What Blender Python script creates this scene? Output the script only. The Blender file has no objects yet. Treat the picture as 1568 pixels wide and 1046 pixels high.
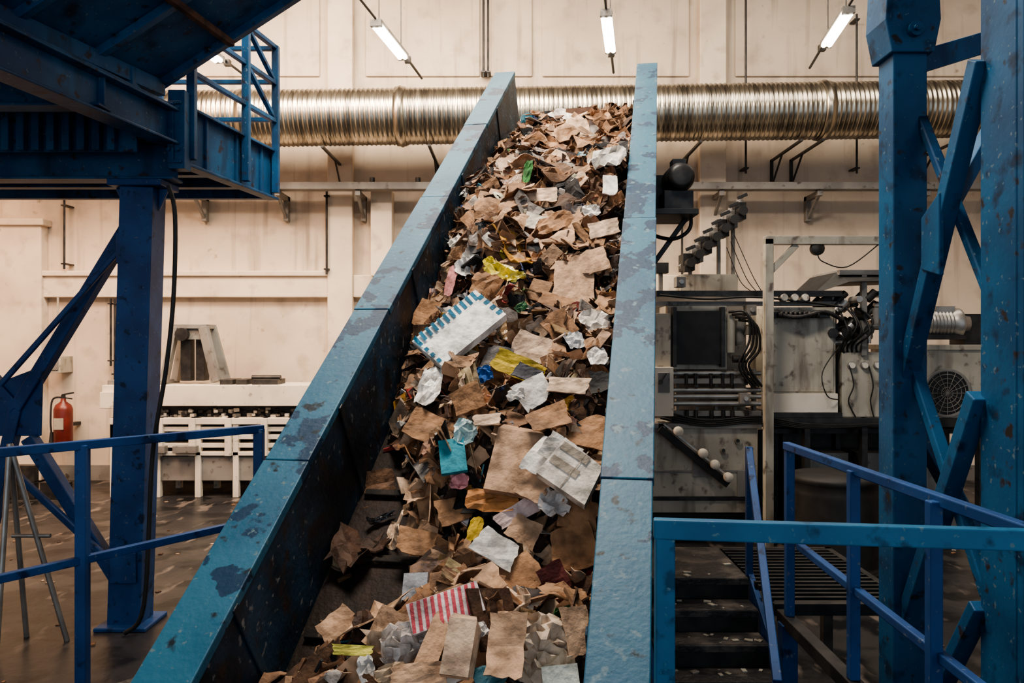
import bpy, math, random
from mathutils import Vector as V, Matrix, noise
random.seed(7)
scene=bpy.context.scene
CAMZ=2.78; F=1220.0
def S(u,v,D):            # image pixel coordinates + chosen depth -> metres
    return V(((u-784)/F*D, D, CAMZ-(v-523)/F*D))
def X(u,D): return (u-784)/F*D
def Z(v,D): return CAMZ-(v-523)/F*D

# ---------------------------------------------------------------- materials
def newmat(name):
    m=bpy.data.materials.new(name); m.use_nodes=True
    nt=m.node_tree; b=nt.nodes['Principled BSDF']
    return m,nt,b
def noisy(name,c1,c2,scale=4,lo=.4,hi=.6,rough=.5,metal=0,bump=0,detail=6,c3=None,s3=20,lo3=.6,hi3=.68,stretch=(1,1,1),spec=.5,bscale=30,scr=None,scr2=None,wave=None):
    m,nt,b=newmat(name); N=nt.nodes; L=nt.links
    tc=N.new('ShaderNodeTexCoord'); mp=N.new('ShaderNodeMapping'); mp.inputs['Scale'].default_value=stretch
    L.new(tc.outputs['Object'],mp.inputs[0])
    n=N.new('ShaderNodeTexNoise'); n.inputs['Scale'].default_value=scale; n.inputs['Detail'].default_value=detail
    L.new(mp.outputs[0],n.inputs['Vector'])
    r=N.new('ShaderNodeMapRange'); r.inputs[1].default_value=lo; r.inputs[2].default_value=hi
    L.new(n.outputs['Fac'],r.inputs[0])
    mx=N.new('ShaderNodeMixRGB'); mx.inputs[1].default_value=(*c1,1); mx.inputs[2].default_value=(*c2,1)
    L.new(r.outputs[0],mx.inputs[0]); out=mx.outputs[0]
    def layer(out,c,s,l,h,st=(1,1,1),wv=None):
        m2=N.new('ShaderNodeMapping'); m2.inputs['Scale'].default_value=st; m2.inputs['Location'].default_value=(s*.37,c[0]*9,1.3)
        L.new(tc.outputs['Object'],m2.inputs[0])
        n3=N.new('ShaderNodeTexNoise'); n3.inputs['Scale'].default_value=s; n3.inputs['Detail'].default_value=8
        L.new(m2.outputs[0],n3.inputs['Vector']); f=n3.outputs['Fac']
        if wv:   # wear gathers around the plate joints
            sp=N.new('ShaderNodeSeparateXYZ'); L.new(tc.outputs['Object'],sp.inputs[0])
            a=N.new('ShaderNodeMath'); a.operation='MULTIPLY_ADD'; a.inputs[1].default_value=2*math.pi/wv[0]; a.inputs[2].default_value=math.pi/2-2*math.pi*wv[1]/wv[0]
            L.new(sp.outputs['Y'],a.inputs[0])
            s1=N.new('ShaderNodeMath'); s1.operation='SINE'; L.new(a.outputs[0],s1.inputs[0])
            s2=N.new('ShaderNodeMath'); s2.operation='MULTIPLY_ADD'; s2.inputs[1].default_value=wv[2]; L.new(s1.outputs[0],s2.inputs[0]); L.new(f,s2.inputs[2]); f=s2.outputs[0]
        r3=N.new('ShaderNodeMapRange'); r3.inputs[1].default_value=l; r3.inputs[2].default_value=h
        L.new(f,r3.inputs[0])
        m3=N.new('ShaderNodeMixRGB'); m3.inputs[2].default_value=(*c,1)
        L.new(r3.outputs[0],m3.inputs[0]); L.new(out,m3.inputs[1]); return m3.outputs[0]
    if c3: out=layer(out,c3,s3,lo3,hi3,(1,1,1),wave)
    if scr: out=layer(out,*scr)
    if scr2: out=layer(out,*scr2)
    L.new(out,b.inputs['Base Color'])
    b.inputs['Roughness'].default_value=rough; b.inputs['Metallic'].default_value=metal
    b.inputs['Specular IOR Level'].default_value=spec
    if bump:
        nb=N.new('ShaderNodeTexNoise'); nb.inputs['Scale'].default_value=bscale; nb.inputs['Detail'].default_value=5
        L.new(tc.outputs['Object'],nb.inputs['Vector'])
        bp=N.new('ShaderNodeBump'); bp.inputs['Strength'].default_value=bump; bp.inputs['Distance'].default_value=.02
        L.new(nb.outputs['Fac'],bp.inputs['Height']); L.new(bp.outputs[0],b.inputs['Normal'])
    return m
M_wall=noisy('wall_plaster',(.65,.55,.44),(.54,.445,.355),.6,.4,.65,.9,bump=.1,c3=(.40,.325,.255),s3=2.2,lo3=.53,hi3=.78,scr=((.30,.245,.195),1.5,.55,.78,(3,1,.22)),scr2=((.32,.25,.19),5,.68,.80))
M_trim=noisy('trim_plaster',(.71,.61,.49),(.60,.50,.40),1.2,.4,.65,.85,c3=(.44,.36,.285),s3=3,lo3=.56,hi3=.78,scr=((.36,.29,.21),6,.68,.80))
M_ceil=noisy('ceiling_paint',(.35,.31,.28),(.25,.22,.2),.8,rough=.9)
M_floor=noisy('worn_concrete',(.022,.023,.027),(.058,.052,.048),.7,.40,.70,.36,bump=.4,c3=(.009,.010,.012),s3=1.8,lo3=.5,hi3=.58,bscale=5,spec=.35,scr=((.15,.125,.11),5,.60,.70,(1,.35,1)),scr2=((.16,.135,.115),1.1,.60,.74,(1,.5,1)))
M_rail=noisy('rail_blue_paint',(.031,.120,.188),(.020,.086,.148),1.6,.42,.62,.5,bump=.15,spec=.25,c3=(.008,.036,.076),s3=3.4,lo3=.58,hi3=.595,wave=(1.36,4.15,.075),scr=((.10,.16,.18),26,.64,.69),scr2=((.010,.020,.028),9,.64,.70))
M_railR=noisy('rail_blue_mottled',(.032,.124,.192),(.021,.088,.150),1.6,.42,.62,.5,bump=.15,spec=.25,c3=(.010,.042,.088),s3=4.6,lo3=.55,hi3=.568,wave=(5.4,6.1,.065),scr=((.10,.17,.21),15,.61,.67),scr2=((.010,.020,.028),9,.64,.70))
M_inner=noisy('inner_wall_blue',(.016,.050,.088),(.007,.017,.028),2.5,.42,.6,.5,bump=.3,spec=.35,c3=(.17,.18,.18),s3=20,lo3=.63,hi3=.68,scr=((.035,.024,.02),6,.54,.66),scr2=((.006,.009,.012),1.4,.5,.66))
M_blue=noisy('structure_blue_paint',(.016,.098,.21),(.009,.060,.14),2,.4,.62,.5,spec=.3,bump=.08,c3=(.006,.030,.07),s3=7,lo3=.56,hi3=.68,scr=((.10,.16,.20),30,.65,.69),scr2=((.03,.025,.025),10,.63,.70))
M_blued=noisy('old_blue_paint',(.017,.100,.22),(.008,.052,.135),2,.4,.62,.5,spec=.3,bump=.08,c3=(.035,.025,.03),s3=9,lo3=.60,hi3=.69,scr=((.004,.02,.045),3,.53,.7,(1,1,.3)),scr2=((.10,.16,.20),28,.65,.70))
M_bluer=noisy('railing_blue_paint',(.022,.075,.215),(.013,.047,.145),3,.4,.62,.45,spec=.3,c3=(.005,.02,.06),s3=9,lo3=.60,hi3=.68,scr=((.10,.13,.19),32,.65,.70))
M_bluel=noisy('railing_bright_blue',(.026,.152,.28),(.018,.110,.22),3,.4,.62,.4,spec=.3,c3=(.01,.06,.12),s3=10,lo3=.60,hi3=.68,scr=((.10,.20,.25),30,.64,.69))
M_dark=noisy('dark_steel',(.02,.02,.022),(.045,.042,.04),6,rough=.45,metal=.3)
M_black=noisy('black_rubber',(.012,.012,.013),(.02,.02,.02),6,rough=.6)
M_belt=noisy('belt_rubber',(.014,.012,.011),(.035,.026,.02),6,rough=.75,spec=.2,bump=.4,c3=(.12,.08,.05),s3=22,lo3=.60,hi3=.66)
M_cream=noisy('machine_cream_paint',(.46,.425,.35),(.36,.33,.27),2,rough=.45,c3=(.13,.10,.08),s3=7,lo3=.57,hi3=.70,scr=((.18,.15,.115),3,.52,.72,(2,2,.4)))
M_white=noisy('machine_white_paint',(.78,.71,.60),(.66,.60,.50),2,rough=.5,c3=(.3,.26,.22),s3=8,lo3=.62,hi3=.72)
M_grey=noisy('machine_grey_paint',(.25,.24,.22),(.17,.16,.15),2,rough=.5,c3=(.08,.07,.06),s3=8,lo3=.60,hi3=.72)
M_galv=noisy('galvanised_steel',(.45,.43,.40),(.33,.31,.29),5,rough=.4,metal=.7)
M_rust=noisy('rusty_steel',(.14,.06,.035),(.05,.025,.02),8,rough=.8)
M_red=noisy('red_enamel',(.16,.026,.02),(.11,.018,.014),5,rough=.35)
M_step=noisy('worn_step_steel',(.026,.024,.025),(.13,.11,.095),5,.5,.7,.45,bump=.5)
def ductmat():
    m,nt,b=newmat('spiral_duct_zinc'); N=nt.nodes;L=nt.links
    tc=N.new('ShaderNodeTexCoord'); mp=N.new('ShaderNodeMapping'); mp.inputs['Scale'].default_value=(6,.4,.4)
    L.new(tc.outputs['Object'],mp.inputs[0])
    n=N.new('ShaderNodeTexNoise'); n.inputs['Scale'].default_value=2; n.inputs['Detail'].default_value=4
    L.new(mp.outputs[0],n.inputs['Vector'])
    cr=N.new('ShaderNodeValToRGB'); cr.color_ramp.elements[0].color=(.22,.20,.17,1); cr.color_ramp.elements[1].color=(.54,.49,.40,1)
    cr.color_ramp.elements[0].position=.35; cr.color_ramp.elements[1].position=.65
    L.new(n.outputs['Fac'],cr.inputs[0]); L.new(cr.outputs[0],b.inputs['Base Color'])
    b.inputs['Metallic'].default_value=.95; b.inputs['Roughness'].default_value=.27
    return m
M_duct=ductmat()
def emis(name,c,s):
    m,nt,b=newmat(name); b.inputs['Base Color'].default_value=(*c,1)
    b.inputs['Emission Color'].default_value=(*c,1); b.inputs['Emission Strength'].default_value=s
    return m
M_tube=emis('fluorescent_glow',(1,.93,.78),12)
def wastemat(name,rough,spec):
    m,nt,b=newmat(name); N=nt.nodes;L=nt.links
    at=N.new('ShaderNodeAttribute'); at.attribute_name='Col'
    tc=N.new('ShaderNodeTexCoord')
    n=N.new('ShaderNodeTexNoise'); n.inputs['Scale'].default_value=11; n.inputs['Detail'].default_value=9
    L.new(tc.outputs['Object'],n.inputs['Vector'])
    r=N.new('ShaderNodeMapRange'); r.inputs[1].default_value=.35; r.inputs[2].default_value=.60; r.inputs[3].default_value=.50; r.inputs[4].default_value=1.15
    L.new(n.outputs['Fac'],r.inputs[0])
    mx=N.new('ShaderNodeVectorMath'); mx.operation='SCALE'
    L.new(at.outputs['Color'],mx.inputs[0]); L.new(r.outputs[0],mx.inputs['Scale'])
    L.new(mx.outputs[0],b.inputs['Base Color'])
    b.inputs['Roughness'].default_value=rough; b.inputs['Specular IOR Level'].default_value=spec
    n2=N.new('ShaderNodeTexNoise'); n2.inputs['Scale'].default_value=38; n2.inputs['Detail'].default_value=5
    L.new(tc.outputs['Object'],n2.inputs['Vector'])
    bp=N.new('ShaderNodeBump'); bp.inputs['Strength'].default_value=.6; bp.inputs['Distance'].default_value=.012
    L.new(n2.outputs['Fac'],bp.inputs['Height']); L.new(bp.outputs[0],b.inputs['Normal'])
    return m
M_waste=wastemat('waste_cardboard',.7,.3); M_plast=wastemat('waste_plastic_film',.22,.7)

# ---------------------------------------------------------------- mesh builder
class MB:
    def __init__(s): s.v=[];s.f=[];s.m=[];s.sm=[];s.col=[]
    def add(s,vs,fs,m=0,smooth=False,col=None):
        o=len(s.v); s.v+= [tuple(x) for x in vs]
        for f in fs:
            s.f.append([i+o for i in f]); s.m.append(m); s.sm.append(smooth); s.col.append(col)
    BF=[(0,1,3,2),(4,6,7,5),(0,4,5,1),(2,3,7,6),(0,2,6,4),(1,5,7,3)]
    def box(s,c,sz,m=0,R=None,col=None):
        c=V(c); vs=[]
        for x in(-.5,.5):
            for y in(-.5,.5):
                for z in(-.5,.5):
                    p=V((x*sz[0],y*sz[1],z*sz[2]))
                    if R is not None: p=R@p
                    vs.append(c+p)
        s.add(vs,s.BF,m,col=col)
    def bb(s,x0,x1,y0,y1,z0,z1,m=0):
        s.box(((x0+x1)/2,(y0+y1)/2,(z0+z1)/2),(abs(x1-x0),abs(y1-y0),abs(z1-z0)),m)
    def beam(s,p0,p1,w,h,m=0,up=V((0,0,1)),col=None):
        p0=V(p0);p1=V(p1); y=(p1-p0); l=y.length; y.normalize()
        up=V(up)
        if abs(y.dot(up))>.98: up=V((0,1,0)) if abs(y.y)<.9 else V((1,0,0))
        x=y.cross(up).normalized(); z=x.cross(y)
        R=Matrix((x,y,z)).transposed()
        s.box((p0+p1)/2,(w,l,h),m,R,col)
    def ibeam(s,p0,p1,w,h,m=0,t=.025,up=V((0,0,1))):
        p0=V(p0);p1=V(p1); up=V(up)
        y=(p1-p0).normalized(); x=y.cross(up).normalized(); z=x.cross(y)
        s.beam(p0+z*(h/2-t/2),p1+z*(h/2-t/2),w,t,m,up)
        s.beam(p0-z*(h/2-t/2),p1-z*(h/2-t/2),w,t,m,up)
        s.beam(p0,p1,t,h-2*t,m,up)
    def cyl(s,p0,p1,r,n=16,m=0,r2=None,cap=True,smooth=True):
        p0=V(p0);p1=V(p1); r2=r if r2 is None else r2
        y=(p1-p0).normalized(); a=V((0,0,1)) if abs(y.z)<.9 else V((1,0,0))
        x=y.cross(a).normalized(); z=x.cross(y)
        vs=[]
        for i in range(n):
            t=2*math.pi*i/n; d=x*math.cos(t)+z*math.sin(t)
            vs+= [p0+d*r,p1+d*r2]
        fs=[(2*i,2*i+1,(2*i+3)%(2*n),(2*i+2)%(2*n)) for i in range(n)]
        s.add(vs,fs,m,smooth)
        if cap:
            s.add(vs[0::2],[tuple(range(n))],m); s.add(vs[1::2],[tuple(range(n))[::-1]],m)
    def lathe(s,p0,ax,prof,n=32,m=0):
        p0=V(p0); y=V(ax).normalized(); a=V((0,0,1)) if abs(y.z)<.9 else V((1,0,0))
        x=y.cross(a).normalized(); z=x.cross(y); vs=[];fs=[]
        for (d,r) in prof:
            for i in range(n):
                t=2*math.pi*i/n; vs.append(p0+y*d+(x*math.cos(t)+z*math.sin(t))*r)
        for k in range(len(prof)-1):
            for i in range(n):
                fs.append((k*n+i,k*n+(i+1)%n,(k+1)*n+(i+1)%n,(k+1)*n+i))
        s.add(vs,fs,m,True)
    def tube(s,pts,r,m=0,n=8,res=6):
        pts=[V(p) for p in pts]; q=[]
        if len(pts)>2:
            for i in range(len(pts)-1):
                a=pts[max(i-1,0)];b=pts[i];c=pts[i+1];d=pts[min(i+2,len(pts)-1)]
                for k in range(res):
                    t=k/res
                    q.append(.5*((2*b)+(c-a)*t+(2*a-5*b+4*c-d)*t*t+(3*b-a-3*c+d)*t**3))
            q.append(pts[-1])
        else: q=pts
        for i in range(len(q)-1): s.cyl(q[i],q[i+1],r,n,m,cap=(i in(0,len(q)-2)))
    def prism(s,pts,vec,m=0):
        n=len(pts); vec=V(vec); vs=[V(p) for p in pts]+[V(p)+vec for p in pts]
        fs=[tuple(range(n)),tuple(range(2*n-1,n-1,-1))]+[(i,i+n,(i+1)%n+n,(i+1)%n) for i in range(n)]
        s.add(vs,fs,m)
    def done(s,name,mats,bevel=0,fix=True):
        me=bpy.data.meshes.new(name); me.from_pydata(s.v,[],s.f)
        for mt in mats: me.materials.append(mt)
        for p,mi,sm in zip(me.polygons,s.m,s.sm): p.material_index=mi; p.use_smooth=sm
        if any(c is not None for c in s.col):
            ca=me.color_attributes.new('Col','FLOAT_COLOR','CORNER')
            for p,c in zip(me.polygons,s.col):
                c=c or (.2,.1,.05)
                for k in range(p.loop_total): ca.data[p.loop_start+k].color=(*c,1)
        if fix:
            import bmesh
            bm=bmesh.new(); bm.from_mesh(me); bmesh.ops.recalc_face_normals(bm,faces=bm.faces); bm.to_mesh(me); bm.free()
        ob=bpy.data.objects.new(name,me); scene.collection.objects.link(ob)
        if bevel:
            b=ob.modifiers.new('bevel','BEVEL'); b.width=bevel; b.segments=2; b.limit_method='ANGLE'; b.angle_limit=math.radians(50)
            b.harden_normals=False
        return ob

# ---------------------------------------------------------------- room shell
XL,XR,YB,YF,HC=-11.0,13.0,-6.0,16.0,10.2
b=MB(); b.bb(XL,XR,YB,YF,-.2,0); b.done('floor',[M_floor])
b=MB(); b.bb(XL,XR,YF,YF+.3,-.2,HC); 
b.done('wall_back',[M_wall])
b=MB(); b.bb(XL-.3,XL,YB,YF+.3,-.2,HC); b.done('wall_left',[M_wall])
b=MB(); b.bb(XR,XR+.3,YB,YF+.3,-.2,HC); b.done('wall_right',[M_wall])
b=MB(); b.bb(XL-.3,XR+.3,YB,YF+.3,HC,HC+.2); b.done('ceiling',[M_ceil])
b=MB()
for y in (2,6,10,14.9): b.ibeam((XL,y,HC-.2),(XR,y,HC-.2),.25,.4,0)
b.done('trim_4',[M_ceil])
W=YF
def wbox(b,u0,u1,v0,v1,dep,m=0,D=W): b.bb(X(u0,D),X(u1,D),W-dep,W,Z(v1,D),Z(v0,D),m)
b=MB()
wbox(b,505,543,-30,733,.22); wbox(b,1068,1108,-30,733,.22); wbox(b,1640,1680,-30,733,.22)
wbox(b,-60,74,345,733,.25); wbox(b,-60,80,338,348,.32)
b.done('trim_1',[M_trim],.02)
b=MB()
wbox(b,72,505,422,456,.16); wbox(b,72,505,416,424,.22); wbox(b,543,1068,422,456,.16)
b.done('trim_2',[M_trim],.02)
b=MB()   # upper panels
for u0,u1 in ((560,735),(752,815),(830,1055),(1125,1620),(120,490)):
    wbox(b,u0,u1,-30,118,.05); 
b.done('trim_3',[M_wall],.04)
b=MB(); wbox(b,-60,1700,712,740,.05); b.done('baseboard_back',[M_grey])

# wall services
b=MB()
for u,v0,v1 in ((110,310,414),(186,458,580),(180,458,560),(505,296,422),(741,-30,125),(748,-30,125),(1136,-30,270),(1303,30,270),(1040,330,600)):
    b.cyl((X(u,W),W-.27,Z(v0,W)),(X(u,W),W-.27,Z(v1,W)),.022,8)
    for v in (v0+8,v1-8): b.bb(X(u-4,W),X(u+4,W),W-.3,W-.01,Z(v+1,W),Z(v-1,W))
b.done('conduit_pipes',[M_dark])
b=MB(); wbox(b,572,604,296,425,.35); b.done('ventilation_shaft_box',[M_trim],.02)
b=MB(); wbox(b,94,112,545,570,.45); wbox(b,97,109,549,566,.47,1); b.cyl((X(103,W),W-.33,Z(545,W)),(X(103,W),W-.33,Z(456,W)),.02,8); b.done('electrical_switch_box',[M_cream,M_grey],.01)
b=MB()
b.bb(X(200,15.3),X(1700,15.3),15.2,15.45,Z(291,15.3),Z(280,15.3))
for u in (295,425,548,1105,1255,1420):
    x=X(u,15.3); z=Z(292,15.3)
    b.bb(x-.05,x+.05,15.25,W-.001,z-.1,z); b.bb(x-.05,x+.05,15.85,W-.001,z-.5,z)
    b.beam((x,15.3,z-.05),(x,15.9,z-.45),.06,.06)
for u in (570,640): b.cyl(S(u,279,15.3),S(u,272,15.3),.05,8,1)
b.done('cable_tray',[M_grey,M_dark],.01)

# duct
b=MB()
p0=V((-9.5,14.6,6.80)); p1=V((12.6,14.6,7.10)); ax=(p1-p0); Ld=ax.length; ax.normalize()
prof=[(0,.3),(0,.5)]; d=0; st=.085
while d<Ld:
    prof+=[(d+.008,.503),(d+.02,.515),(d+.032,.503),(d+st*.7,.499)]; d+=st
prof+=[(Ld,.3)]
b.lathe(p0,ax,prof,40)
for u in (615,1258,380): 
    d=(X(u,14.6)-p0.x); c=p0+ax*d
    b.lathe(c-ax*.09,ax,[(0,.5),(0,.53),(.06,.535),(.08,.55),(.1,.55),(.12,.535),(.18,.53),(.18,.5)],40)
b.done('spiral_ventilation_duct',[M_duct],fix=True)
b=MB()
for u in (505,662,1062,1210,1242,300,1450):
    x=X(u,14.9); z=p0.z+(x-p0.x)*.0136-.58
    b.bb(x-.025,x+.025,14.3,W-.001,z-.04,z); b.bb(x-.025,x+.025,15.93,W-.001,z-.55,z)
    b.beam((x,15.35,z-.03),(x,15.95,z-.52),.03,.03)
b.done('duct_support_brackets',[M_dark])

# fluorescent lamps
def lamp(a,c):
    a=V(a);c=V(c); d=(c-a).normalized(); sd=V((d.y,-d.x,0))
    b=MB()
    b.beam(a+V((0,0,.06)),c+V((0,0,.06)),.17,.05,0)
    b.beam(a+V((0,0,.03))-d*.02,a+V((0,0,.03))+d*.06,.17,.1,0); b.beam(c+V((0,0,.03))-d*.06,c+V((0,0,.03))+d*.02,.17,.1,0)
    for k in(-.045,.045): b.cyl(a+sd*k+d*.06,c+sd*k-d*.06,.038,12,1)
    b.cyl(a-d*.02+V((0,0,.09)),a-d*2.6+V((0,0,.09)),.018,8,2); b.cyl(c+V((0,0,.09)),c+d*1.15+V((0,0,.05)),.022,8,2)
    b.box(c+d*.25+V((0,0,.07)),(.1,.1,.1),2)
    for q in (a+d*.15,c-d*.15,a-d*1.5): b.cyl(q+V((0,0,.08)),(q.x,q.y,HC-.02),.008,6,2)
    ob=b.done('fluorescent_tube_light',[M_grey,M_tube,M_dark]); return ob
lamp((-2.03,11.87,7.5),(-1.81,13.3,7.5)); lamp((1.357,11.5,7.5),(1.61,13.0,7.5))
lamp((4.82,11.4,7.5),(5.02,12.75,7.5)); lamp((-5.15,12.0,7.5),(-4.93,13.45,7.5))

# ---------------------------------------------------------------- conveyor
dv=V((.186,1,.684)); pv=V((1,-.186,0)).normalized(); nv=pv.cross(dv).normalized(); dn=dv.normalized()
WID=1.55
O=V((.267,2.99,1.498))-pv*WID
def C(t,q,h): return O+dv*t+pv*q+nv*h
def invC(P):
    r=P-O; t=(r-nv*r.dot(nv)).dot(dn)/dv.length; q=r.dot(pv); return t,q
T0,T1=-1.0,6.94; DEP=.7
b=MB()
def cbox(t0,t1,q0,q1,h0,h1,m):
    vs=[C(t,q,h) for t in(t0,t1) for q in(q0,q1) for h in(h0,h1)]
    b.add(vs,MB.BF,m)
seamsL=[-.2,.95,2.2,3.75,5.3]
def rail(q0,q1,qin,m,seams):
    ts=[T0]+seams+[T1]
    for i in range(len(ts)-1):
        e=.005*(i%2)
        cbox(ts[i]+.003,ts[i+1]-.003,q0-e,q1+e,-.05,0+e*.4,m)
    cbox(T0,T1,q0+.005,q1-.005,-.055,-.006,3)
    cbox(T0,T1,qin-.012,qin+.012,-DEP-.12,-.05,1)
    qo=q0+.02 if qin>q1-.05 else q1-.02
    cbox(T0,T1,qo-.015,qo+.015,-.35,-.05,2)
    for t in [T0+.05]+[s for s in seams]+[T1-.05]:
        cbox(t-.03,t+.03,min(q0,q1)+.01,max(q0,q1)-.01,-DEP-.1,-.05,2)
rail(-.25,0,-.015,0,seamsL)
rail(WID,WID+.25,WID+.015,4,[.9,3.3])
for t in (.2,1.35,2.7,4.2,5.8): 
    cbox(t-.02,t+.02,0,.012,-DEP,-.02,1); cbox(t-.02,t+.02,WID-.012,WID,-DEP,-.02,1)
cbox(T0,T1,-.02,WID+.02,-DEP-.03,-DEP,3)      # belt
cbox(T0,T1,-.02,WID+.02,-DEP-.22,-DEP-.19,3)  # return run
t=T0+.2
while t<T1: cbox(t,t+.04,.03,WID-.03,-DEP,-DEP+.035,3); t+=.42
for t in (T0,T1):
    b.cyl(C(t,0,-DEP-.11),C(t,WID,-DEP-.11),.11,20,2)
for t in (1,2.5,4,5.5): b.beam(C(t,0,-DEP-.3),C(t,WID,-DEP-.3),.12,.12,2)
for q in (-.08,WID+.08):
    b.beam(C(T0+.1,q,-DEP-.2),C(T1,q,-DEP-.2),.1,.2,2,up=nv)
for t in (.6,2.6,4.8,6.6):
    for q in (-.08,WID+.08):
        p=C(t,q,-DEP-.25); b.beam(p,(p.x,p.y,0),.16,.16,2); b.bb(p.x-.18,p.x+.18,p.y-.18,p.y+.18,0,.03,2)
    p=C(t,-.08,-DEP-.25);r=C(t,WID+.08,-DEP-.25)
    b.beam((p.x,p.y,p.z*.5),(r.x,r.y,r.z*.5),.1,.1,2)
    if p.z>1.5: b.beam((p.x,p.y,p.z*.5),(r.x,r.y,r.z-.2),.07,.07,2)
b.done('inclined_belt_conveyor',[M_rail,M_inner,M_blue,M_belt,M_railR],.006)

# ---------------------------------------------------------------- waste pile
def lerp(x,tab):
    for i in range(len(tab)-1):
        if x<=tab[i+1][0]:
            a,c=tab[i],tab[i+1]; k=max(0,(x-a[0])/(c[0]-a[0])); return a[1]+(c[1]-a[1])*k
    return tab[-1][1]
GAP=[(-1,.0),(.15,.02),(.4,.22),(.65,.54),(1.0,.42),(1.25,.24),(1.6,.12),(2.0,.02),(2.4,0),(7,0)]
HL=[(-1,.2),(1.8,.14),(2.4,.24),(3.2,.36),(4.2,.48),(4.8,.32),(6,.16),(6.9,.05)]
HM=[(-1,.42),(.1,.46),(.6,.36),(1.1,.42),(2.1,.54),(2.6,.42),(3.4,.58),(4.4,.62),(5.0,.48),(5.8,.50),(6.3,.34),(6.7,.18),(6.9,.10)]
def H(t,q):
    g=lerp(t,GAP); 
    if q<g: return 0.0
    k=min(1,(q-g)/.45); k=k*k*(3-2*k)
    hl=lerp(t,HL)*min(1,max(0,(.12-g)/.12)) if g<.12 else 0
    h=hl+(lerp(t,HM)-hl)*k
    P=V((t*1.1,q*1.6,3.1))
    h+= (.20*noise.noise(P*1.6)+.12*noise.noise(P*4.1))*min(1,k+.3)*(1 if t<5.8 else .3)
    return max(.0,min(h,.76))
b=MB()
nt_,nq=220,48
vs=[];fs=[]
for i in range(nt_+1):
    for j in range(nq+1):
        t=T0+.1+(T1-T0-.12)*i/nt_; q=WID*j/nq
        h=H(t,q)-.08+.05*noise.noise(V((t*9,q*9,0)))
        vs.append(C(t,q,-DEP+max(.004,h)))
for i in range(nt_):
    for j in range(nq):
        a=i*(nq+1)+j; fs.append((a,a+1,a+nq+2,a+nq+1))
b.add(vs,fs,0,False,(.022,.011,.007))  # heap core coloured near-black so gaps between scraps look shaded
PAL=[((.37,.21,.115),22),((.28,.15,.080),21),((.165,.085,.045),17),((.075,.038,.023),13),((.49,.305,.185),18),((.60,.42,.285),8),((.68,.62,.55),4),
     ((.32,.28,.25),4),((.016,.016,.018),7),((.03,.13,.18),.5),((.42,.36,.05),.5),((.05,.15,.05),.25),((.33,.05,.04),.7),((.03,.05,.14),.4),((.5,.25,.05),.8)]
cols=[p[0] for p in PAL]; wts=[p[1] for p in PAL]
def basis(n,ang):
    n=n.normalized(); a=dn if abs(n.dot(dn))<.95 else pv
    x=a.cross(n).normalized(); y=n.cross(x)
    c,s_=math.cos(ang),math.sin(ang)
    return x*c+y*s_, y*c-x*s_, n
def rv(): return V((random.gauss(0,1),random.gauss(0,1),random.gauss(0,1))).normalized()
def sheet(P,n,ang,sx,sy,col,g=4,fold=.6,crump=.1,m=0,smooth=False,rag=.12,B=None):
    ex,ey,ez=B or basis(n,ang); fa=random.uniform(0,math.pi); fo=random.uniform(-.25,.25)*sx
    cf,sf=math.cos(fa),math.sin(fa); fk=random.uniform(-fold,fold); cv=random.uniform(-1,1)*fold*.5
    fa2=fa+random.uniform(.6,1.6); c2,s2=math.cos(fa2),math.sin(fa2); fk2=random.uniform(-fold,fold)*.6
    vs=[]; kx=random.uniform(-.1,.1); ky=random.uniform(-.1,.1)
    cut=(random.choice((-1,1)),random.choice((-1,1)),random.choice((0,0,random.uniform(.1,.5))))
    for i in range(g+1):
        for j in range(g+1):
            fx=i/g-.5; fy=j/g-.5
            e=(fx*cut[0]+fy*cut[1]-(1-cut[2]))
            if e>0: fx-=cut[0]*e*.5; fy-=cut[1]*e*.5
            x=fx*sx*(1+kx*fy*2); y=fy*sy*(1+ky*fx*2)
            if i in(0,g): x+=random.uniform(-rag,rag)*sx
            if j in(0,g): y+=random.uniform(-rag,rag)*sy
            dd=x*cf+y*sf-fo; d2=x*c2+y*s2
            z=fk*abs(dd)+fk2*max(0,d2)*1.5+cv*(x*sf-y*cf)**2/max(sx,sy)
            z+=crump*sx*random.uniform(-1,1)
            vs.append(P+ex*x+ey*y+ez*z)
    fs=[(i*(g+1)+j,i*(g+1)+j+1,(i+1)*(g+1)+j+1,(i+1)*(g+1)+j) for i in range(g) for j in range(g)]
    b.add(vs,fs,m,smooth,col)
    if m==0 and sx>.1:
        th=random.uniform(.004,.010)
        vs2=[p-ez*th for p in vs]; o=(g+1)
        per=[(i,0) for i in range(g)]+[(g,j) for j in range(g)]+[(i,g) for i in range(g,0,-1)]+[(0,j) for j in range(g,0,-1)]
        idx=[i*o+j for i,j in per]; n_=len(idx)
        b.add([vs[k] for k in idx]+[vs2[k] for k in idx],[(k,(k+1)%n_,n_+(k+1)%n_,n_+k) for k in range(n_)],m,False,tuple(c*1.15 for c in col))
        b.add(vs2,[f[::-1] for f in fs],m,smooth,tuple(c*.85 for c in col))
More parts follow.
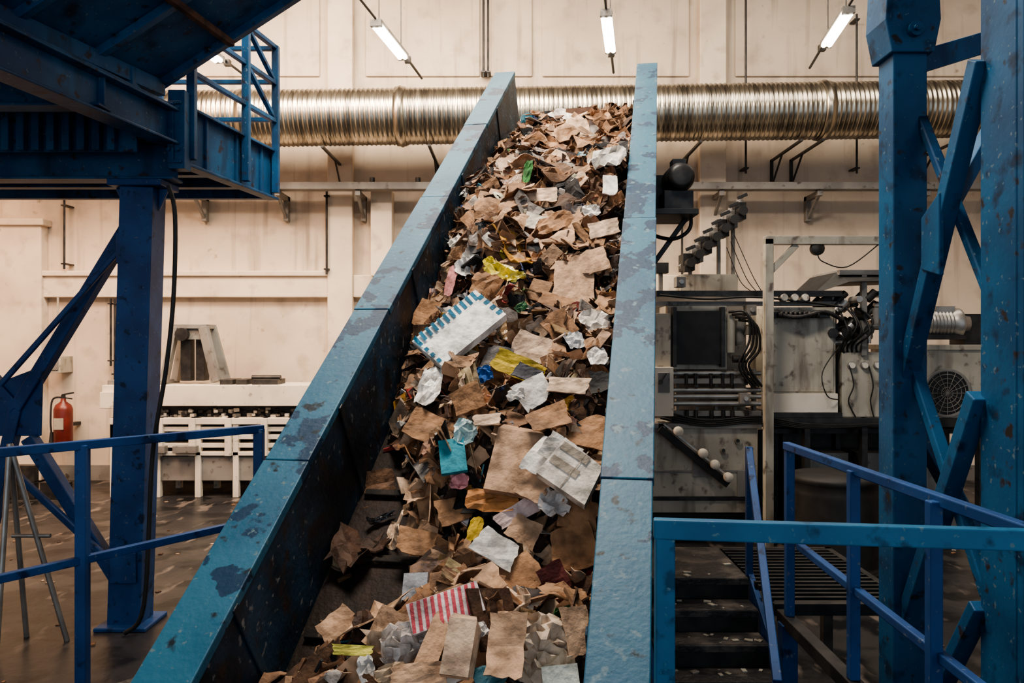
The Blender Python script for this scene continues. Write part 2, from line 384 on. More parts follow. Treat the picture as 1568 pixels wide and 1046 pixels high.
def panels(P,n,ang,s,col,m=0,jit=.05):
    # flattened / part-open carton: a chain of bent board panels hinged on creases
    ex,ey,ez=basis(n,ang); th=random.uniform(.005,.01); w=s*random.uniform(.6,1.1)
    cur=P-ex*s*.5; d=ex.copy(); nn=ez.copy()
    for i in range(random.choice((2,2,3))):
        L_=s*random.uniform(.3,.65)
        nx=cur+d*L_
        wa=w*random.uniform(.85,1); c=tuple(x*random.uniform(.85,1.1) for x in col)
        g=3; vv=[]
        for a_ in range(g+1):
            for k_ in range(g+1):
                fx=a_/g; fy=k_/g-.5
                vv.append(cur+(nx-cur)*fx+ey*wa*(fy+random.uniform(-1,1)*jit*.5)+nn*random.uniform(-1,1)*jit*s*(1 if 0<a_<g else .3)+d*random.uniform(-1,1)*jit*.3*L_)
        ff=[(a_*(g+1)+k_,a_*(g+1)+k_+1,(a_+1)*(g+1)+k_+1,(a_+1)*(g+1)+k_) for a_ in range(g) for k_ in range(g)]
        b.add(vv,ff,m,False,c)
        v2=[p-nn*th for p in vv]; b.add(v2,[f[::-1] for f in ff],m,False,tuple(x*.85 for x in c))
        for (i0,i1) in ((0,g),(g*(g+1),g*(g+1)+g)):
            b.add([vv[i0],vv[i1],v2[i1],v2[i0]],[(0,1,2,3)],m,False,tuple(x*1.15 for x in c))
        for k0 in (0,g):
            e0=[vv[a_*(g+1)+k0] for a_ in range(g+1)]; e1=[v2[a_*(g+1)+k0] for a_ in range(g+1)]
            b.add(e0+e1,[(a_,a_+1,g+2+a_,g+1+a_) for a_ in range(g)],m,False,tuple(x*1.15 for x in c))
        cur=nx; r_=random.choice((.25,.6,1.2,-.3,1.5)); 
        Rm=Matrix.Rotation(r_,3,ey); d=Rm@d; nn=Rm@nn
def surfn(t,q):
    e=.04; dh_t=(H(t+e,q)-H(t-e,q))/(2*e*dv.length); dh_q=(H(t,q+e)-H(t,q-e))/(2*e)
    return (nv-dn*dh_t*.8-pv*dh_q*.8).normalized()
FE=[]
def hit(u,v,lift):
    o=V((0,0,CAMZ)); r=(S(u,v,1)-o); h=.45
    for _ in range(12):
        P0=C(0,0,-DEP+h); k=(P0-o).dot(nv)/r.dot(nv); P=o+r*k
        t,q=invC(P); q=min(max(q,.0),WID); h=.5*h+.5*(H(t,q)+lift)
    return P
CAMV=V((0,-1,.1))
def feat(u,v,w,hh,ang,col,kind='slab',th=.02,tilt=.7,m=0,lift=.08,g=6,side=0,flap=True,flat=False):
    P=hit(u,v,lift); D=P.y; n=(nv+CAMV*tilt+V((side,0,0)))
    if not flat: n=n+rv()*.35
    n.normalize()
    x=V((1,0,0)); x=(x-n*x.dot(n)).normalized(); y=n.cross(x)
    a=math.radians(ang); ex=x*math.cos(a)+y*math.sin(a); ey=n.cross(ex)
    sx=w/F*D; sy=hh/F*D*1.15
    t,q=invC(P); FE.append((t,q,max(sx,sy)*.5,min(sx,sy)*.5))
    if kind=='slab' and not flat and th<.03:
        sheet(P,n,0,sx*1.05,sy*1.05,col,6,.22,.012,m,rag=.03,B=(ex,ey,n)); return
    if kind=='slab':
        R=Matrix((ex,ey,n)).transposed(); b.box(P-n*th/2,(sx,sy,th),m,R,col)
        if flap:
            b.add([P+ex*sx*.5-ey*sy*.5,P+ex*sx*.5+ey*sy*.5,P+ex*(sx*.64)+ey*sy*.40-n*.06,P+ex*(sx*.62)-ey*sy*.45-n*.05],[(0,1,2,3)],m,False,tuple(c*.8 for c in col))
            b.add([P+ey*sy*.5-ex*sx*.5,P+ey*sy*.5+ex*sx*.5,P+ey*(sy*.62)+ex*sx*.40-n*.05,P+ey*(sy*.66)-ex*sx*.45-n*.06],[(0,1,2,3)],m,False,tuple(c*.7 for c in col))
        return P,ex,ey,n,sx,sy
    vs=[]; amp=.05 if kind=='soft' else .13
    for i in range(g+1):
        for j in range(g+1):
            fx=i/g-.5; fy=j/g-.5
            r=1-.35*max(0,(fx*fx+fy*fy)*2-.5)
            z=random.uniform(-amp,amp)*sx + (.25*sx*(1-4*fx*fx)*(1-4*fy*fy) if kind=='bag' else 0)
            vs.append(P+ex*(fx*sx*r+random.uniform(-.05,.05)*sx)+ey*(fy*sy*r+random.uniform(-.05,.05)*sy)+n*z)
    fs=[(i*(g+1)+j,i*(g+1)+j+1,(i+1)*(g+1)+j+1,(i+1)*(g+1)+j) for i in range(g) for j in range(g)]
    b.add(vs,fs,m,False,col)
def stripes(r,n,col,axis=0,frac=(0,1),th=.003,ang=.3,cover=(-.5,.5)):
    P,ex,ey,nn,sx,sy=r
    for i in range(n):
        f0=frac[0]+(frac[1]-frac[0])*(i/n); f1=f0+(frac[1]-frac[0])*.5/n
        a0,a1=f0-.5,f1-.5
        if axis==0: pts=[(a0,cover[0]),(a1,cover[0]),(a1+ang*.1,cover[1]),(a0+ang*.1,cover[1])]
        else: pts=[(cover[0],a0),(cover[0],a1),(cover[1],a1),(cover[1],a0)]
        b.add([P+ex*(x*sx)+ey*(y*sy)+nn*th for x,y in pts],[(0,1,2,3)],0,False,col)
TAN=(.52,.325,.20); LT=(.64,.45,.31); WH=(.76,.71,.64); BR=(.36,.19,.095)
r=feat(703,500,132,62,44,(.90,.86,.80),th=.07,lift=.13,flap=False,flat=True); stripes(r,11,(.01,.14,.24),0,(0,.98),cover=(.25,.5),ang=.2); stripes(r,4,(.01,.14,.24),1,(.1,.9),cover=(.43,.5)); stripes(r,4,(.01,.14,.24),1,(.1,.9),cover=(-.5,-.45))
feat(788,706,74,92,-12,TAN,th=.05,lift=.13,flat=True); feat(826,694,32,52,-35,WH,th=.012,lift=.15,flap=False); feat(820,738,44,48,-30,TAN,th=.02,lift=.11,flap=False)
r=feat(880,720,90,66,-38,(.74,.66,.56),th=.06,lift=.14,flap=False,flat=True); stripes(r,2,(.34,.28,.22),1,(0.35,1.1),cover=(-.46,.1)); stripes(r,1,(.45,.37,.29),0,(.48,.52),cover=(-.5,.5),ang=0)
feat(858,690,56,34,-35,(.74,.67,.58),'slab',lift=.12,th=.015)
feat(693,697,40,50,8,(.04,.25,.31),'slab',th=.03,flap=False,flat=True,lift=.1); feat(712,660,36,36,-10,(.35,.48,.48),'crump',m=1)
r=feat(682,930,114,42,18,(.80,.66,.62),th=.02,lift=.13,flap=False,flat=True); stripes(r,10,(.60,.10,.12),0,(0,.96),cover=(-.48,.48),ang=.5)
feat(752,765,80,36,-8,(.42,.18,.06),'soft',g=5); feat(878,440,60,84,-6,TAN,th=.02,lift=.1); feat(815,534,60,40,-20,LT,'slab',th=.015)
feat(768,414,58,28,-30,(.62,.50,.06),'crump',m=1,lift=.12); feat(790,424,30,16,20,(.62,.50,.06),'crump',m=1,lift=.12); feat(750,402,22,16,-60,(.62,.50,.06),'crump',lift=.12)
feat(657,592,36,70,-10,WH,'crump',m=1,lift=.08); feat(716,405,42,32,60,WH,'crump',m=1); feat(930,240,60,36,25,WH,'crump',lift=.1); feat(934,284,22,36,-5,WH,th=.02,flap=False)
feat(885,198,38,50,10,LT,'soft'); feat(826,298,54,22,8,LT,'slab',th=.02); feat(905,322,30,18,0,WH,'crump')
feat(795,562,80,30,-25,(.62,.43,.06),'slab',th=.012,lift=.12); feat(762,548,42,34,-20,(.20,.18,.17),'slab',th=.02,lift=.12,flap=False); feat(808,572,40,24,-25,(.04,.04,.05),'slab',th=.02,lift=.13,flap=False)
feat(817,598,50,40,30,WH,'slab',th=.01,lift=.1); feat(740,573,28,24,10,(.02,.10,.32),'crump',lift=.1); feat(790,604,30,18,0,WH,'crump')
feat(760,838,64,38,-30,WH,'slab',th=.02,lift=.13,flap=False); feat(803,812,46,34,-30,TAN,'slab',th=.015,lift=.1); feat(728,810,22,36,-10,(.50,.33,.03),'soft',lift=.1)
feat(635,900,38,42,0,(.34,.35,.37),'slab',th=.04,flap=False,lift=.1); feat(522,962,54,48,-45,TAN,'slab',th=.01,lift=.1,flap=False); feat(540,996,56,13,0,(.66,.58,.12),'slab',th=.01,flap=False,lift=.1)
feat(620,982,80,58,10,(.60,.52,.46),'bag',m=1,lift=.06,g=10); feat(702,990,44,74,-8,LT,'slab',th=.05,lift=.12,flat=True); feat(664,985,30,82,-18,TAN,'slab',th=.02,lift=.1)
feat(590,965,62,42,60,TAN,'slab',th=.015,lift=.08); feat(775,990,54,84,-5,TAN,'slab',lift=.08); feat(832,990,100,90,5,(.52,.41,.31),'bag',g=12,lift=.04)
feat(858,1034,56,26,5,(.6,.62,.55),'slab',th=.08,lift=.12,flap=False,flat=True); feat(735,965,26,20,30,WH,'crump'); feat(640,1032,84,28,0,TAN,'slab',th=.02,lift=.12)
feat(750,1034,50,30,10,(.05,.14,.17),'soft'); feat(600,1030,50,24,10,(.5,.35,.22),'soft'); feat(560,1024,30,34,15,WH,'crump'); feat(885,965,40,60,10,TAN,'slab')
feat(808,262,14,38,-8,(.03,.14,.03),'crump',lift=.12); feat(798,470,20,14,30,(.05,.14,.06),'crump'); feat(850,770,50,40,-15,(.64,.58,.54),'crump',m=1); feat(792,785,68,22,30,(.62,.46,.42),'slab')
feat(703,737,30,22,0,(.6,.26,.26),'crump'); feat(905,660,62,50,-20,BR,'slab'); feat(640,830,62,36,-10,BR,'slab',th=.01); feat(880,520,28,34,20,(.5,.5,.5),'crump',m=1)
feat(915,545,30,34,10,WH,'crump',m=1); feat(700,370,28,20,45,WH,'crump'); feat(820,340,34,24,-20,(.7,.62,.5),'slab',th=.01); feat(925,350,44,24,5,LT,'slab',th=.01)
feat(690,430,16,50,-8,(.55,.22,.2),'soft'); feat(870,590,60,24,-14,LT,'slab',th=.01); feat(850,890,40,44,25,(.13,.03,.025),'slab'); feat(880,838,66,56,10,BR,'slab')
feat(650,480,34,40,-30,BR,'slab',th=.01); feat(905,400,50,34,15,TAN,'slab',th=.01); feat(850,340,60,30,12,BR,'soft')
feat(745,435,46,48,-25,BR,'soft'); feat(910,490,44,40,20,(.62,.55,.48),'crump',m=1); feat(715,610,46,34,20,BR,'slab',th=.01)
feat(655,655,60,44,-30,BR,'slab',th=.01); feat(840,640,60,36,15,BR,'slab',th=.01); feat(745,642,40,18,5,LT,'slab',th=.01,flap=False); feat(885,790,54,38,-10,BR,'slab',th=.01)
feat(700,780,60,34,20,BR,'slab'); feat(850,465,50,30,-20,BR,'slab'); feat(730,330,44,30,30,BR,'slab'); feat(800,880,60,50,40,BR,'slab')
nfeat=len(b.v)
cnt=0
while cnt<5300:
    t=random.uniform(T0+.2,T1-.22); q=random.uniform(.03,WID-.03); h=H(t,q)
    if h<.05 and random.random()<.95: continue
    cnt+=1
    big=random.random()
    s1=random.uniform(.04,.12) if big<.46 else (random.uniform(.12,.2) if big<.80 else random.uniform(.2,.34))
    if t>5.9: s1=min(s1,.16)
    s2_=s1*random.uniform(.5,1.2)
    if random.random()<.22: s2_=s1*random.uniform(.10,.3); 
    q=min(max(q,s1*.4),WID-s1*.45)
    dz=random.uniform(-.08,.05)
    if t>6.3: dz-=.04
    for (ft,fq,fa,fi) in FE:
        dd=math.hypot((t-ft)*1.2,q-fq)
        if dd<fa*.75+s1*.35: dz=min(dz,random.uniform(-.12,-.04)-s1*.15)
    big_=s1>.2
    n=(surfn(t,q)*random.choice((1.6,.9,.3) if not big_ else (2.2,1.4))+rv()*.95+V((0,-.25,0)))
    base=random.choices(cols,wts)[0]; k=random.uniform(.65,1.2); c=tuple(x*k for x in base)
    m=1 if random.random()<.07 or base[0]>.66 and random.random()<.4 else 0
    P=C(t,q,-DEP+max(.02,h+dz))
    r=random.random()
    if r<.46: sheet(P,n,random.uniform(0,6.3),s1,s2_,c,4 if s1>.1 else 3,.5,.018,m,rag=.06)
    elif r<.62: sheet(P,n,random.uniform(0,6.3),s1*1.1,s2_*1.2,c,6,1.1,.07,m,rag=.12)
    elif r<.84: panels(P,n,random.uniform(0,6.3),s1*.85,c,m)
    else:
        ex,ey,ez=basis(n,random.uniform(0,6.3)); R=Matrix((ex,ey,ez)).transposed()
        b.box(P,(s1,s2_,random.uniform(.006,.02)),m,R,c)
# keep every scrap inside the trough and resting on the heap
base_n=(nt_+1)*(nq+1)
for i in range(len(b.v)):
    P=V(b.v[i]); r_=P-O; hh=r_.dot(nv)+DEP; t,q=invC(P)
    t2=min(max(t,T0+.05),T1-.06); q2=min(max(q,.006),WID-.006)
    if i>=base_n:
        lim=H(t2,q2)+(.28 if i<nfeat else (.12 if t2<6 else .07)); 
        h2=min(max(hh,.006),lim+max(0,hh-lim)*.15)
    else: h2=hh
    if t2!=t or q2!=q or h2!=hh: b.v[i]=tuple(C(t2,q2,-DEP+h2))
b.done('cardboard_waste_pile',[M_waste,M_plast],fix=False)

# ---------------------------------------------------------------- conveyor drive motor
b=MB(); D=8.3
c=S(1038,275,D); 
b.lathe(c+V((0,-.22,0)),(0,1,0),[(0,.0),(0,.09),(.02,.13),(.06,.14)]+[(.08+.02*i,.15 if i%2 else .135) for i in range(16)]+[(.42,.12),(.42,0)],24)
b.box(c+V((.0,0,.17)),(.14,.16,.06)); b.box(c+V((-.02,.05,-.24)),(.30,.4,.2)); b.box(c+V((-.12,.3,-.12)),(.2,.3,.4))
b.cyl(c+V((-.4,.3,-.25)),c+V((0,.3,-.25)),.05,12)
b.bb(c.x-.28,c.x+.16,c.y-.25,c.y+.45,c.z-.40,c.z-.34)
b.tube([c+V((.1,0,-.2)),c+V((.12,-.05,-.5)),c+V((-.05,0,-.62)),c+V((-.3,.1,-.55))],.02)
b.beam(c+V((-.26,.2,-.37)),c+V((-.26,.2,-1.0)),.06,.06); 
b.beam(c+V((.12,.1,-.37)),c+V((-.26,.1,-.9)),.05,.05)
b.done('conveyor_drive_motor',[M_dark],.005)

# ---------------------------------------------------------------- left overhead platform
def E(Y,z,off=0): return V((-3.2+.17*(Y-7.6)+off,Y,z))
b=MB()
b.ibeam(E(4.2,4.82,-.06),E(7.7,4.82,-.06),.22,.34)
b.beam(E(7.55,4.77,-.03),E(9.57,4.77,-.03),.06,.56)
b.beam(E(7.55,5.05,0),E(9.57,5.05,0),.14,.03); b.beam(E(7.55,4.49,0),E(9.57,4.49,0),.14,.03)
for y in (8.1,8.7,9.25): b.beam(E(y,4.5,.01),E(y,5.04,.01),.03,.06)
b.beam((-8.6,9.57,4.77),E(9.57,4.77),.1,.56)
b.ibeam((-8.6,7.75,4.53),(-3.25,7.75,4.53),.24,.38)
b.ibeam((-8.6,6.6,4.86),E(6.6,4.86),.2,.3); b.ibeam((-8.6,5.4,4.86),E(5.4,4.86),.2,.3)
for y in (8.3,8.95): b.ibeam((-8.6,y,4.62),E(y,4.62,-.05),.14,.24)
b.prism([(-8.6,4.2,5.0),tuple(E(4.2,5.0)),tuple(E(9.57,5.0)),(-8.6,9.57,5.0)],(0,0,.03))
x=-8.5
while x<-3.7: b.bb(x,x+.07,7.35,7.42,4.55,4.9); x+=.14
b.bb(-8.6,-3.5,7.43,7.47,4.55,4.92)
b.box(tuple(E(7.65,4.8)),(.16,.16,.75)); 
for z in (4.6,5.0):
    for k in (-.04,.04): b.cyl(E(7.55,z,k),E(7.53,z,k),.018,8)
for (y,off) in ((7.75,0),(8.8,0),(9.5,0)):
    p=E(y,4.55,.06+off); b.beam(p,(p.x,p.y,6.3 if y>7.8 else 5.9),.08,.08)
for z in (6.28,5.85,5.4): b.beam(E(8.8,z,.06),E(9.5,z,.06),.06,.05)
b.beam(E(8.8,6.28,.06),E(9.5,5.85,.06),.05,.05); b.beam(E(8.8,5.85,.06),E(9.5,5.4,.06),.05,.05)
for z in (6.28,5.88,5.43): b.beam((-8.6,9.52,z),E(9.52,z,.06),.06,.05)
for x in (-4.2,-5.4,-7): b.beam((x,9.52,4.9),(x,9.52,6.28),.06,.06)
for z in (5.85,5.4): b.beam(E(7.75,z,.06),E(8.8,z,.06),.05,.05)
b.done('overhead_steel_platform',[M_blued],.006)

# column with braces
b=MB()
b.beam((-3.76,7.85,0),(-3.60,7.78,4.27),.32,.30,up=(0,1,0))
b.bb(-4.0,-3.5,7.6,8.1,0,.04)
b.bb(-3.86,-3.34,7.58,8.0,4.27,4.335)
for k in (-1,1): b.prism([(-3.6+k*.16,7.75,4.27),(-3.6+k*.26,7.75,4.27),(-3.6+k*.16,7.75,4.05)],(0,.04,0))
n0=S(28,625,7.85)
b.beam(S(205,335,7.8),n0,.13,.12); b.beam(S(195,370,7.7),S(0,590,7.6),.05,.05)
b.prism([S(-40,600,7.82),S(65,560,7.82),S(62,668,7.82),S(-40,668,7.82)],(0,.03,0))
b.beam(S(45,670,7.8),S(190,900,7.8),.13,.12)
b.beam(n0,S(-140,440,7.85),.13,.12)
b.beam(n0,(n0.x-.5,n0.y,0),.12,.12)
b.beam(S(10,712,7.7),S(190,880,7.7),.06,.06)
for p in (S(198,380,7.66),S(188,870,7.66)): b.box(p,(.25,.03,.3))
b.done('braced_support_column',[M_bluer],.01)
b=MB(); b.tube([S(258,284,7.5),S(268,330,7.5),S(266,450,7.5),S(255,560,7.5),S(240,650,7.5),S(232,720,7.55),(S(228,0,7.6).x,7.5,.3),(S(215,0,7.6).x-.1,7.5,.03)],.022); b.done('hanging_cable',[M_black])
b=MB()
for du in (-1,1): b.cyl(S(15,680,7.2),(X(50,7.2)+.2*du,7.2+.2*du,0),.025,8)
b.cyl(S(15,680,7.2),(X(10,7.2),7.5,0),.025,8); b.cyl((X(25,7.2)-.1,7.3,1.0),(X(25,7.2)+.25,7.3,1.0),.02,8)
b.done('metal_tripod_stand',[M_galv])

# hopper / sorting chute at upper left
b=MB()
A0=V((-3.3,7.45,5.2)); B0=V((-1.75,7.35,6.15)); 
A1=V((-4.3,3.6,5.2)); B1=V((-2.35,3.6,6.5))
L0=V((-6.5,7.45,5.2)); L1=V((-6.5,3.6,5.2))
up=V((0,0,1.6))
b.add([L0,A0,A1,L1, A0,B0,B1,A1],[(0,1,2,3),(4,5,6,7)],0)
b.add([L0,A0,B0,B0+up*.5,L0+up, A1,B1,B1+up*.5,L1+up,L1],[(0,1,2,3,4),(9,5,6,7,8)],0)
b.add([B0,B1,B1+up*.5,B0+up*.5],[(0,1,2,3)],0)
b.add([L0+up,B0+up*.5,B1+up*.5,L1+up],[(0,1,2,3)],0)
for k in (0,.2,.4,.6,.8,1): b.beam(A0.lerp(A1,k)-V((0,0,.03)),B0.lerp(B1,k)-V((0,0,.03)),.08,.07,0)
b.beam(A0-V((0,0,.06)),A1-V((0,0,.06)),.14,.14,0); b.beam(B0,B1,.14,.14,0)
b.beam(A0.lerp(B0,.45)-V((0,0,.08)),A1.lerp(B1,.45)-V((0,0,.08)),.06,.06,1)
for k in (.1,.5,.9): 
    p=A0.lerp(A1,k); b.beam(p,(p.x,p.y,5.03),.14,.14,0)
    p=L0.lerp(L1,k); b.beam(p,(p.x,p.y,5.03),.14,.14,0)
for i in range(12):
    p=A0.lerp(A1,i/11.)+ (B0-A0)*.9-V((0,0,.03)); b.cyl(p,p-V((0,0,.03)),.025,8,1)
b.done('sorting_hopper_chute',[M_blued,M_rust],.005)

# ---------------------------------------------------------------- railings & walk platform
b=MB()
la=V((-2.55,3.56,2.26)); lc=V((-1.49,4.76,2.26)); ld=lc-la
b.beam(la,lc,.045,.045)
ma=V((la.x,la.y,1.66)); mc=V((lc.x,lc.y,1.72)); b.beam(ma,mc,.04,.04)
for k in (.37,.985,0):
    p=la+ld*k; b.beam((p.x,p.y,1.0),(p.x,p.y,2.26),.055,.055)
b.done('guard_railing',[M_bluer],.004)
b=MB()
r0=V((.535,2.9,2.10)); r1=V((1.85,2.72,2.10)); r2=V((1.79,5.2,2.10))
b.beam(r0+V((-.02,0,0)),r1,.05,.072); b.beam(r0+V((.02,0,0)),(r0.x+.02,r0.y,1.0),.07,.05,up=(0,1,0))
b.beam(r1,(r1.x,r1.y,1.0),.06,.06)
b.done('guard_railing',[M_bluel],.006)
b=MB()
b.beam(r1+V((-.0,.04,0)),r2,.05,.05); b.beam((1.8,5.0,1.50),(1.83,2.8,1.42),.045,.045)
for y in (5.17,4.2,3.4): b.beam((1.8,y,1.0),(1.8,y,2.1),.055,.055)
b.beam((1.8,6.05,1.0),(1.8,6.05,1.98),.05,.05); b.beam((1.8,6.05,1.96),(1.5,4.5,.85),.05,.05)
b.beam((1.5,4.5,0),(1.5,4.5,.85),.05,.05)
b.done('stair_railing',[M_bluer],.006)
b=MB()
b.bb(-3.2,3.2,-2.0,1.4,.94,1.0)
b.prism([(-3.2,1.4,.94),(-1.75,1.4,.94),(-1.62,4.66,.94),(-2.6,3.55,.94)],(0,0,.06))
b.bb(.75,1.9,1.4,2.95,.94,1.0)
b.bb(1.76,1.84,2.95,5.3,.92,1.0,2)
for x,y in ((-3,-1.8),(3,-1.8),(-2.5,3.4),(-1.75,4.4),(1.8,5.2),(1.8,2.8),(3,1.2),(-3,1.2)): b.bb(x-.05,x+.05,y-.05,y+.05,0,.94,1)
b.done('walkway_platform',[M_step,M_bluer,M_dark],.005)
b=MB()
for k in range(0,6):
    y=6.0-.24*k; z=1.0-.16*k
    y1=y+.26 if k else 6.9
    b.bb(.98,1.78,y,y1,z-.035,z,0)
    if k: b.bb(.98,1.78,y1-.015,y1,z,z+.12,2)
    b.bb(.98,1.78,y-.012,y,z-.05,z-.005,0)
for x in (.95,1.81): b.beam((x,6.1,.95),(x,4.68,.02),.04,.2,1)
for x,y in ((1.0,6.8),(1.75,6.8)): b.bb(x-.04,x+.04,y-.04,y+.04,0,.97,1)
for i in range(16): b.bb(1.8+.0,2.7,5.45+.09*i,5.48+.09*i,.96,1.0,2)
b.bb(1.78,2.75,5.4,5.45,.92,1.0,2); b.bb(1.78,2.75,6.85,6.9,.92,1.0,2); b.bb(2.7,2.75,5.4,6.9,.92,1.0,2); b.bb(2.66,2.74,5.42,5.5,0,.95,2);b.bb(2.66,2.74,6.8,6.88,0,.95,2)
random.seed(21)
for i in range(40):
    k=random.choice((0,0,1,2,3)); y=(6.0-.24*k)+random.uniform(.03,.2 if k else .8); z=1.0-.16*k; s_=random.uniform(.01,.04)
    b.box((random.uniform(1.02,1.74),y,z+s_*.15),(s_,s_*1.5,s_*.3),3,Matrix.Rotation(random.uniform(0,3),3,'Z'))
b.done('metal_staircase',[M_step,M_bluer,M_dark,M_cream],.004)

# ---------------------------------------------------------------- right braced tower
b=MB(); XC=2.45
b.bb(XC-.105,XC+.105,4.9,5.1,0,4.62)
b.bb(XC-.2,XC+.2,4.8,5.2,0,.04)
hx=[(XC-.17,4.86,4.75),(XC-.13,4.86,4.55),(XC+.13,4.86,4.55),(XC+.17,4.86,4.75),(XC+.15,4.86,5.15),(XC-.15,4.86,5.15)]
b.prism(hx,(0,.28,0)); b.cyl((XC,4.86,4.68),(XC,4.82,4.68),.045,12); b.cyl((XC,4.86,4.68),(XC,4.80,4.68),.02,8)
b.bb(XC-.1,XC+.1,4.9,5.1,5.1,7.5)
b.bb(2.45,2.8,3.87,4.17,0,7.5); b.bb(2.3,2.95,3.7,4.3,0,.04)
b.bb(2.455,2.485,3.82,3.88,0,7.5); b.bb(2.5,2.62,3.855,3.87,2.95,3.2)
for z in (2.5,3.2,3.9): b.cyl((2.5,3.87,z),(2.5,3.84,z),.02,8)
def br(y0,z0,y1,z1,w=.13,m=0,x=XC,h=.10): b.beam((x,y0,z0),(x,y1,z1),h,w,m)
br(4.16,4.25,4.95,2.55,.09); br(4.95,4.2,4.16,2.95,.05,1,XC+.08,.06)
br(4.93,2.62,4.16,1.45,.06,0,XC+.04,.07); br(4.16,2.50,4.98,.95,.09,0,XC-.01); br(4.16,1.4,4.95,.2,.07,1)
b.prism([(XC-.06,4.46,3.62),(XC-.06,4.66,3.5),(XC-.06,4.66,3.2),(XC-.06,4.46,3.15)],(.03,0,0))
br(4.16,5.2,4.9,5.5,.1); br(4.16,7.3,4.95,7.3,.2)
b.bb(3.35,3.55,5.4,5.6,0,7.5,1); b.beam((3.45,5.5,4.5),(XC,5.0,3.1),.08,.1,1); b.beam((3.45,5.5,1.0),(XC,5.0,2.4),.08,.1,1)
b.beam((XC,5.0,4.5),(3.45,5.5,4.9),.1,.14,1)
b.beam((XC,5,6.6),(3.45,5.5,6.6),.2,.2,0); b.beam((2.6,4,6.6),(XC,5,6.6),.2,.2,0)
b.done('braced_steel_tower',[M_blue,M_blued],.008)

# ---------------------------------------------------------------- left white baling machine
D=14.2
def mb(b,u0,u1,v0,v1,y0=0,y1=1.2,m=0): b.bb(X(u0,D),X(u1,D),D+y0,D+y1,Z(v1,D),Z(v0,D),m)
b=MB()
mb(b,156,560,590,622,0,1.1); mb(b,160,240,583,592,.1,1.0,1); mb(b,156,186,600,625,-.08,0,0)
mb(b,200,560,622,641,.25,1.1,2)
mb(b,168,560,640,650,-.02,1.1); mb(b,168,235,650,672,.0,1.0,0)
for v in (654,666,679): mb(b,240,560,v,v+7,.02,.3,0)
mb(b,240,560,650,692,.3,1.0,3)
for u in (240,290,345,400,450,500): mb(b,u,u+10,640,698,-.05,.2,0)
mb(b,180,560,692,698,0,1.0,0)
for u0,u1 in ((238,296),(306,354),(362,440),(450,540)): mb(b,u0,u1,700,737,.05,.3,1)
mb(b,190,560,698,740,.3,1.0,3)
for u in (168,236,298,356,440,545): mb(b,u,u+9,640,762,.0,.12,0); mb(b,u,u+9,640,762,.9,1.0,0)
mb(b,215,256,682,693,-.12,.05,1); mb(b,268,304,682,693,-.12,.05,1)
for i in range(110):
    u=random.uniform(240,470); p=S(u,random.uniform(628,640),D+.1); s_=random.uniform(.04,.1)
    b.box(p+V((0,random.uniform(0,.2),0)),(s_,s_,s_*.7),random.choice((1,0,2)),Matrix.Rotation(random.uniform(0,3),3,'Z'))
def pt(u,v,dy=.5): p=S(u,v,D); return V((p.x,D+dy,p.z))
mb(b,250,306,496,503,.3,.8,1)
b.beam(pt(256,500,.35),pt(240,586,.3),.12,.16,1); b.beam(pt(300,500,.35),pt(322,586,.3),.12,.16,1)
b.beam(pt(256,500,.75),pt(240,586,.8),.12,.16,1); b.beam(pt(300,500,.75),pt(322,586,.8),.12,.16,1)
mb(b,258,302,503,520,.35,.75,1); mb(b,262,278,520,585,.4,.6,2); mb(b,284,298,515,585,.45,.7,2)
b.cyl(pt(270,512,.3),pt(270,512,.2),.12,16,2)
for u0,u1 in ((330,350),(355,372),(380,420)): mb(b,u0,u1,582,592,.2,.7,2)
b.cyl(pt(375,580,.4),pt(420,580,.4),.05,10,2)
b.done('baling_press_machine',[M_white,M_grey,M_dark,M_black],.008)
b=MB()
for i,(x,z) in enumerate(((-8.9,.2),(-8.9,.5),(-8.3,.2))): b.bb(x,x+.5,14.0,14.15,z-.2,z+.1)
b.done('storage_crates',[M_dark],.01)

# fire extinguisher on wall pilaster
b=MB(); c=V((X(97,15.45),15.45,Z(682,15.6))); 
b.lathe(c,(0,0,1),[(0,0),(0,.15),(.03,.17),(.72,.17),(.8,.14),(.87,.05),(.93,.045),(.93,0)],24,0)
b.cyl(c+V((0,0,.9)),c+V((0,0,1.0)),.04,10,1); b.beam(c+V((-.02,0,1.0)),c+V((.2,0,1.04)),.03,.03,1); b.beam(c+V((-.02,0,.95)),c+V((.17,0,.92)),.03,.02,1)
b.tube([c+V((-.03,0,.95)),c+V((-.2,-.02,.9)),c+V((-.22,-.05,.5)),c+V((-.2,-.05,.25))],.018,1)
b.cyl(c+V((-.2,-.05,.28)),c+V((-.2,-.05,.08)),.03,10,1,r2=.05)
b.box(c+V((0,.35,.4)),(.1,.38,.06),1); b.box(c+V((0,-.165,.45)),(.18,.02,.22),2)
b.done('fire_extinguisher',[M_red,M_black,M_cream])

